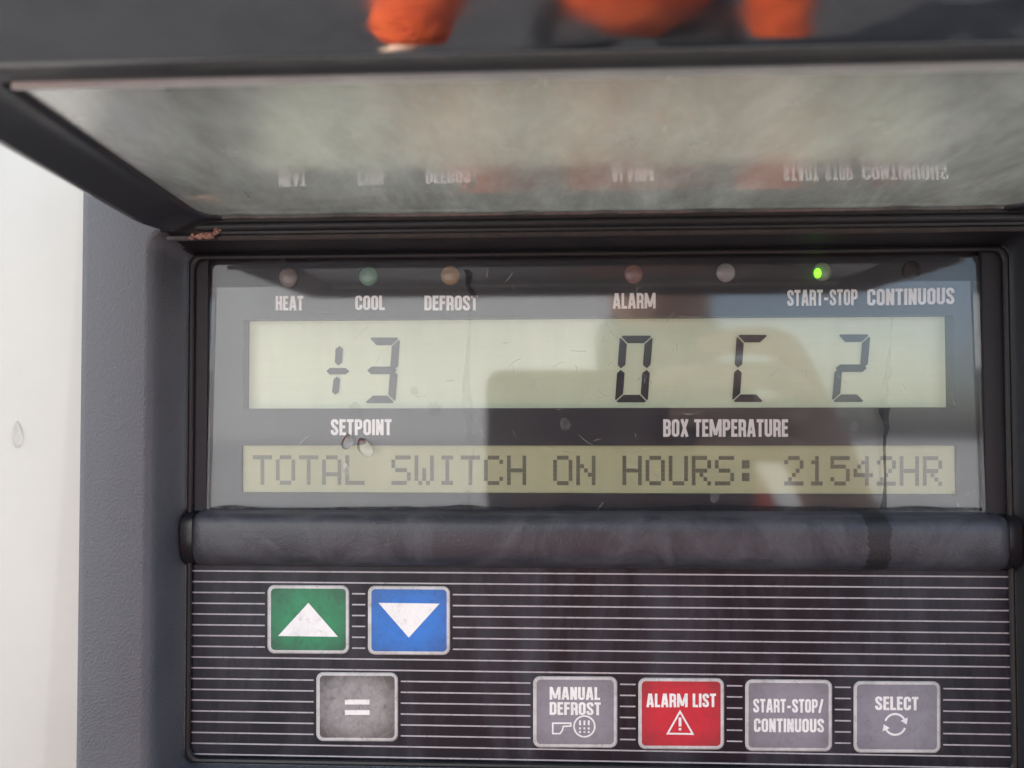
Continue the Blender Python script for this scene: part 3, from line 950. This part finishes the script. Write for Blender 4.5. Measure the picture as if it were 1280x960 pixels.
r0 = [L3(x, s, 0.0002) for x, s in rrect2(WL - .0012, WR + .0012, WS0 - .0004, WS1 + .001, 0.0075, 0.0012)]
r1 = [L3(x, s, 0.0021) for x, s in rrect2(WL - .0012, WR + .0012, WS0 - .0004, WS1 + .001, 0.0075, 0.0012)]
va = sweep(bm, [r0, r1])
bm.faces.new(va[0][::-1])
bm.faces.new(va[1])
obj('lid_window', bm, M['lidglass'], lid, 'flat')
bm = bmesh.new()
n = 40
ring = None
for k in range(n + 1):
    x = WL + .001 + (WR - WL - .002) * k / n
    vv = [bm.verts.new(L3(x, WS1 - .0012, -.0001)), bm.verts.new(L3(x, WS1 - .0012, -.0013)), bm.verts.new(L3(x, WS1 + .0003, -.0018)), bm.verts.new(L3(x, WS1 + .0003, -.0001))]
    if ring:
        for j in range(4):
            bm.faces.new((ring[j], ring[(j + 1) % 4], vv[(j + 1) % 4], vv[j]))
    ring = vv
obj('window_edge_highlight', bm, plain('pale_edge_highlight', (0.85, 0.85, 0.80), 0.3, 0.1, 120), lid, True)  # pale colour paints in the bright highlight along the window's near edge
# wavy bead of old sealant along the window's hinge edge
bm = bmesh.new()
q = random.Random(3)
prev = None
for k in range(121):
    x = WL + .005 + (WR - WL - .01) * k / 120
    w = .0009 + .0011 * max(0, math.sin(k * .33 + 1.7 * math.sin(k * .11))) ** 2 * q.uniform(.8, 1.0)
    ring = [bm.verts.new(L3(x, WS0 - .0002, -.0001)), bm.verts.new(L3(x, WS0 - .0002, -.0008)), bm.verts.new(L3(x, WS0 + w * .7, -.0007)), bm.verts.new(L3(x, WS0 + w, -.0001))]
    if prev:
        for j in range(4):
            bm.faces.new((prev[j], prev[(j + 1) % 4], ring[(j + 1) % 4], ring[j]))
    prev = ring
obj('sealant_bead', bm, plain('old_sealant', (0.10, 0.095, 0.088), 0.25, 0.3, 300), lid, True)
# hinge leaf and barrel
bm = bmesh.new()
zc, yc, rr = 0.0474, -0.0182, 0.0013
rings = []
for x in [OL + .001 + (OR_ - OL - .002) * k / 30 for k in range(31)]:
    rings.append([(x, yc + rr * math.cos(2 * math.pi * i / 14), zc + rr * math.sin(2 * math.pi * i / 14)) for i in range(14)])
sweep(bm, rings, cap=[0, -1])
obj('hinge_barrel', bm, M['black'], panel, True, angle=40)
bm = bmesh.new()
box(bm, OL + .002, OR_ - .002, -0.0178, -0.0160, 0.0441, 0.0452)
bmesh.ops.bevel(bm, geom=bm.edges[:], offset=0.0003, segments=2, affect='EDGES')
obj('hinge_leaf', bm, M['rust'], panel, True)
# crumbs of pinkish grime caught at the hinge end
bm = bmesh.new()
q = random.Random(21)
for k in range(34):
    f = k / 33
    px = 240 + 34 * f + q.uniform(-3, 3)
    c = U(px, 296 - 3 * f + q.uniform(-2.5, 2.5) - (5 if f > .85 else 0), -0.0190)
    b2 = bmesh.ops.create_icosphere(bm, subdivisions=1, radius=q.uniform(.00025, .0007))
    for v in b2['verts']:
        v.co = v.co * q.uniform(.7, 1.3) + c
obj('grime', bm, M['grime'], panel, True, label='pinkish crumbs of grime at the left end of the hinge')

# ------------------------------------------------------------------ white body wall round the panel
HO = (OL - .0228, OR_ + .0228, OB - .0228, OT + .0301)
bm = bmesh.new()
yw = -0.0020
def wr(l, r, b, t, y, rad):
    return rect_ring(l, r, b, t, rad, y)
def crease(off, y):
    """ring a little outside the panel; its left side runs slanting, a fold added so the sheet shades off beside the frame"""
    r = []
    for x, y_, z in wr(HO[0] - off, HO[1] + off, HO[2] - off, HO[3] + off, y, .02):
        if x < 0:
            k = (U(100, 960, yw).z - z) / (U(100, 960, yw).z - U(100, 200, yw).z)
            x = x - (1 - k) * 0.0095
        r.append((x, y_, z))
    return r
sweep(bm, [wr(-1.1, 1.1, -1.25, 0.75, 0.03, .02), wr(-1.1, 1.1, -1.25, 0.75, yw + .002, .02), wr(-1.098, 1.098, -1.248, .748, yw - .012, .02), crease(.0085, yw - .0004), crease(.0068, yw), crease(.0052, yw + .0004),
           wr(HO[0] + .0008, HO[1] - .0008, HO[2] + .0008, HO[3] - .0008, yw + .0028, .02), wr(HO[0] + .0008, HO[1] - .0008, HO[2] + .0008, HO[3] - .0008, 0.03, .02)])
w = obj('white_wall', bm, M['wall'], None, True)
tag(w, 'white painted body wall beside the dark grey control panel', 'wall')

# ------------------------------------------------------------------ water drops
def water():
    t = NT('clear_water')
    t.set(Base_Color=(1, 1, 1), Roughness=0.0, IOR=1.33, Transmission_Weight=1.0)
    return t.m
WM = water()
def drop(name, px, py, rx, ry, Y, lean, label, depth=0.55):
    c = U(px, py, Y)
    k = D / FPX
    bm = bmesh.new()
    rings = []
    for j in range(7):
        a = R(90 * j / 7)
        rr = math.cos(a)
        ring = []
        for i in range(22):
            q_ = 2 * math.pi * i / 22
            x, z = math.cos(q_), math.sin(q_)
            taper = 1 - 0.45 * max(0, z)                 # narrower towards the top
            ring.append((c.x + rx * k * rr * x * taper + lean * k * z * rr, Y - depth * rx * k * math.sin(a), c.z + ry * k * rr * z - 0.1 * ry * k * math.sin(a)))
        rings.append(ring)
    sweep(bm, rings, cap=[0, -1])
    o = obj(name, bm, WM, None, True, angle=70)
    tag(o, label, 'water drop', 'drops of water')
    return o
drop('water_drop', 434, 552, 7.5, 10, YG + .0003, 1.5, 'clear water drop hanging under the letters TP of SETPOINT')
drop('water_drop', 456, 559, 10, 12, YG + .0003, -5, 'brighter slanting water drop right of the other one under SETPOINT')
drop('water_drop', 432, 585, 4, 9, YG + .0002, -2, 'small water drop running over the last letter of TOTAL', .3)
drop('water_drop', 22, 543, 7.5, 17, yw - .0006, 0, 'long water drop on the white wall left of the panel', .5)

# ------------------------------------------------------------------ photographer and phone (they show as reflections in the window and the lid)
phone = bpy.data.objects.new('phone', None)
C.objects.link(phone)
phone.location = (0.044, -D - .022, -.0195)
tag(phone, 'dark smartphone held sideways in front of the display, seen reflected', 'phone')
def local(bm, o):
    bmesh.ops.translate(bm, vec=-Vector(o.location), verts=bm.verts[:])
    return bm
bm = bmesh.new()
px0, px1, pz0, pz1 = -.036, .124, -.055, .031
sweep(bm, [rect_ring(px0 + .001, px1 - .001, pz0 + .001, pz1 - .001, .009, -D - .018), rect_ring(px0, px1, pz0, pz1, .010, -D - .0192), rect_ring(px0, px1, pz0, pz1, .010, -D - .025), rect_ring(px0 + .001, px1 - .001, pz0 + .001, pz1 - .001, .009, -D - .0262)], cap=[0, -1])
obj('phone_body', local(bm, phone), plain('phone_dark_glass', (0.012, 0.012, 0.014), 0.3, 0.1), phone, True)

person = bpy.data.objects.new('person', None)
C.objects.link(person)
person.location = (0.13, -0.78, -1.4)
tag(person, 'person in orange work jacket and dark trousers holding a phone, seen reflected', 'person')
def skin(name, verts, edges, mat, root=0, sub=1):
    me = bpy.data.meshes.new(name)
    off = Vector(person.location)
    me.from_pydata([Vector(v[:3]) - off for v in verts], edges, [])
    o = bpy.data.objects.new(name, me)
    C.objects.link(o)
    o.parent = person
    me.materials.append(mat)
    md = o.modifiers.new('skin', 'SKIN')
    md.use_smooth_shade = True
    sv = me.skin_vertices[0].data
    for i, v in enumerate(verts):
        r = v[3]
        sv[i].radius = (r, v[4] if len(v) > 4 else r)
        sv[i].use_root = i == root
    if sub:
        s = o.modifiers.new('sub', 'SUBSURF')
        s.levels = s.render_levels = sub
    return o
skinm = plain('skin', (0.74, 0.50, 0.38), 0.5, 0.1, 120)
jacket_m = NT('orange_work_cloth')
fold = jacket_m.noise(22, 4, 0.6, None, 0.8)
jacket_m.set(Base_Color=jacket_m.mix(jacket_m.ramp(jacket_m.noise(40, 4), (.4, 0.0), (.6, 1.0)), (0.50, 0.055, 0.010), (0.60, 0.09, 0.014)), Roughness=0.8)
jacket_m.bump(fold, 0.9, 0.02)
trouser_m = plain('dark_trouser_cloth', (0.02, 0.02, 0.024), 0.85, 0.3, 40)
hx, hy, hz = 0.24, -0.62, 0.10
V = [(0.13, -.80, -.36, .10, .08), (0.13, -.79, -.1, .11, .08), (0.14, -.76, .03, .06), (0.14, -.74, .09, .05), (0.14, -.71, .16, .07, .08), (0.14, -.70, .225, .078, .085), (0.14, -.71, .29, .05),
     (0.225, -.75, -.075, .045), (0.335, -.62, -.36, .037), (0.20, -.305, -.07, .027), (0.170, -.273, -.005, .03, .02),
     (.03, -.75, -.08, .045), (-.10, -.74, -.36, .037), (-.19, -.66, -.60, .026), (-.21, -.64, -.66, .03, .02)]
E = [(0, 1), (1, 2), (2, 3), (3, 4), (4, 5), (5, 6), (2, 7), (7, 8), (8, 9), (9, 10), (2, 11), (11, 12), (12, 13), (13, 14)]
# right-hand fingers over the phone's back, thumb on the screen side
for z0, dz, tip in ((.040, .006, .086), (.021, .005, .060), (.002, .003, .070), (-.017, .001, .084)):
    b = len(V)
    V += [(.150, -.253, z0, .0105), (.136, -.2280, z0 + dz, .0092), ((.136 + tip) / 2, -.2235, z0 + dz, .0086), (tip, -.2245, z0 + dz * .3, .0072)]
    E += [(10, b), (b, b + 1), (b + 1, b + 2), (b + 2, b + 3)]
b = len(V)
V += [(.150, -.267, -.002, .011), (.122, -.262, .004, .0092), (.098, -.257, .006, .0078)]
E += [(10, b), (b, b + 1), (b + 1, b + 2)]
# left-hand fingers, relaxed
for dx, ln in ((-.027, .9), (-.009, 1.0), (.009, .95), (.026, .75)):
    b = len(V)
    V += [(-.215, -.635 + dx, -.70, .010), (-.212, -.632 + dx * 1.1, -.735, .0085), (-.202, -.630 + dx * 1.1, -.735 - .03 * ln, .0075)]
    E += [(14, b), (b, b + 1), (b + 1, b + 2)]
b = len(V)
V += [(-.195, -.60, -.675, .0105), (-.185, -.585, -.70, .009)]
E += [(14, b), (b, b + 1)]
skin('body', V, E, skinm)
# face details and hair
bm = bmesh.new()
bmesh.ops.create_uvsphere(bm, u_segments=20, v_segments=14, radius=.092)
bmesh.ops.delete(bm, geom=[v for v in bm.verts if v.co.z < .0 or (v.co.y > .045 and v.co.z < .05)], context='VERTS')
for v in bm.verts:
    v.co = Vector((v.co.x, v.co.y * 1.08, v.co.z * 1.2)) + Vector((.14, -.712, .23)) - Vector(person.location)
obj('hair', bm, plain('dark_hair', (0.03, 0.022, 0.016), 0.7, 0.3, 60), person, True)
eye_m = plain('eye_dark', (0.05, 0.04, 0.035), 0.2)
for dx in (-.032, .032):
    bm = bmesh.new()
    b2 = bmesh.ops.create_uvsphere(bm, u_segments=10, v_segments=8, radius=.012)
    for v in b2['verts']:
        v.co += Vector((.14 + dx, -.625, .23)) - Vector(person.location)
    obj('eye', bm, eye_m, person, True)
bm = bmesh.new()
b2 = bmesh.ops.create_cone(bm, segments=12, radius1=.017, radius2=.006, depth=.05, cap_ends=True)
for v in b2['verts']:
    v.co = Vector((v.co.x, v.co.y + (.02 if v.co.z < 0 else 0), v.co.z)) + Vector((.14, -.622, .205)) - Vector(person.location)
obj('nose', bm, skinm, person, True)
J = [(0.105, -.79, -.68, .125, .12), (0.11, -.80, -.30, .115, .10), (0.12, -.79, -.08, .12, .10), (0.135, -.77, .01, .10, .08), (0.14, -.75, .065, .06),
     (0.225, -.755, -.085, .06), (0.335, -.62, -.36, .06), (0.235, -.34, -.10, .046),
     (.03, -.755, -.09, .056), (-.10, -.74, -.36, .066), (-.19, -.66, -.60, .055), (0.25, -.74, -.45, .05), (0.31, -.70, -.66, .042)]
skin('jacket', J, [(0, 1), (1, 2), (2, 3), (3, 4), (3, 5), (5, 6), (6, 7), (3, 8), (8, 9), (9, 10), (1, 11), (11, 12)], jacket_m.m)
skin('neck_warmer', [(0.138, -.765, .05, .085, .07), (0.14, -.735, .10, .085), (0.14, -.72, .155, .088)], [(0, 1), (1, 2)], plain('grey_blue_knit', (0.10, 0.12, 0.14), 0.9, 0.2, 90))
TRO = [(0.115, -.80, -.60, .09, .08), (0.20, -.79, -.66, .085), (0.24, -.76, -.93, .07), (0.25, -.80, -1.33, .06), (0.04, -.79, -.66, .085), (0.02, -.76, -.93, .07), (0.01, -.80, -1.33, .06)]
skin('trousers', TRO, [(0, 1), (1, 2), (2, 3), (0, 4), (4, 5), (5, 6)], trouser_m)
for x in (.01, .25):
    skin('boot', [(x, -.82, -1.36, .042), (x, -.74, -1.365, .036), (x, -.67, -1.372, .028)], [(0, 1), (1, 2)], trouser_m)
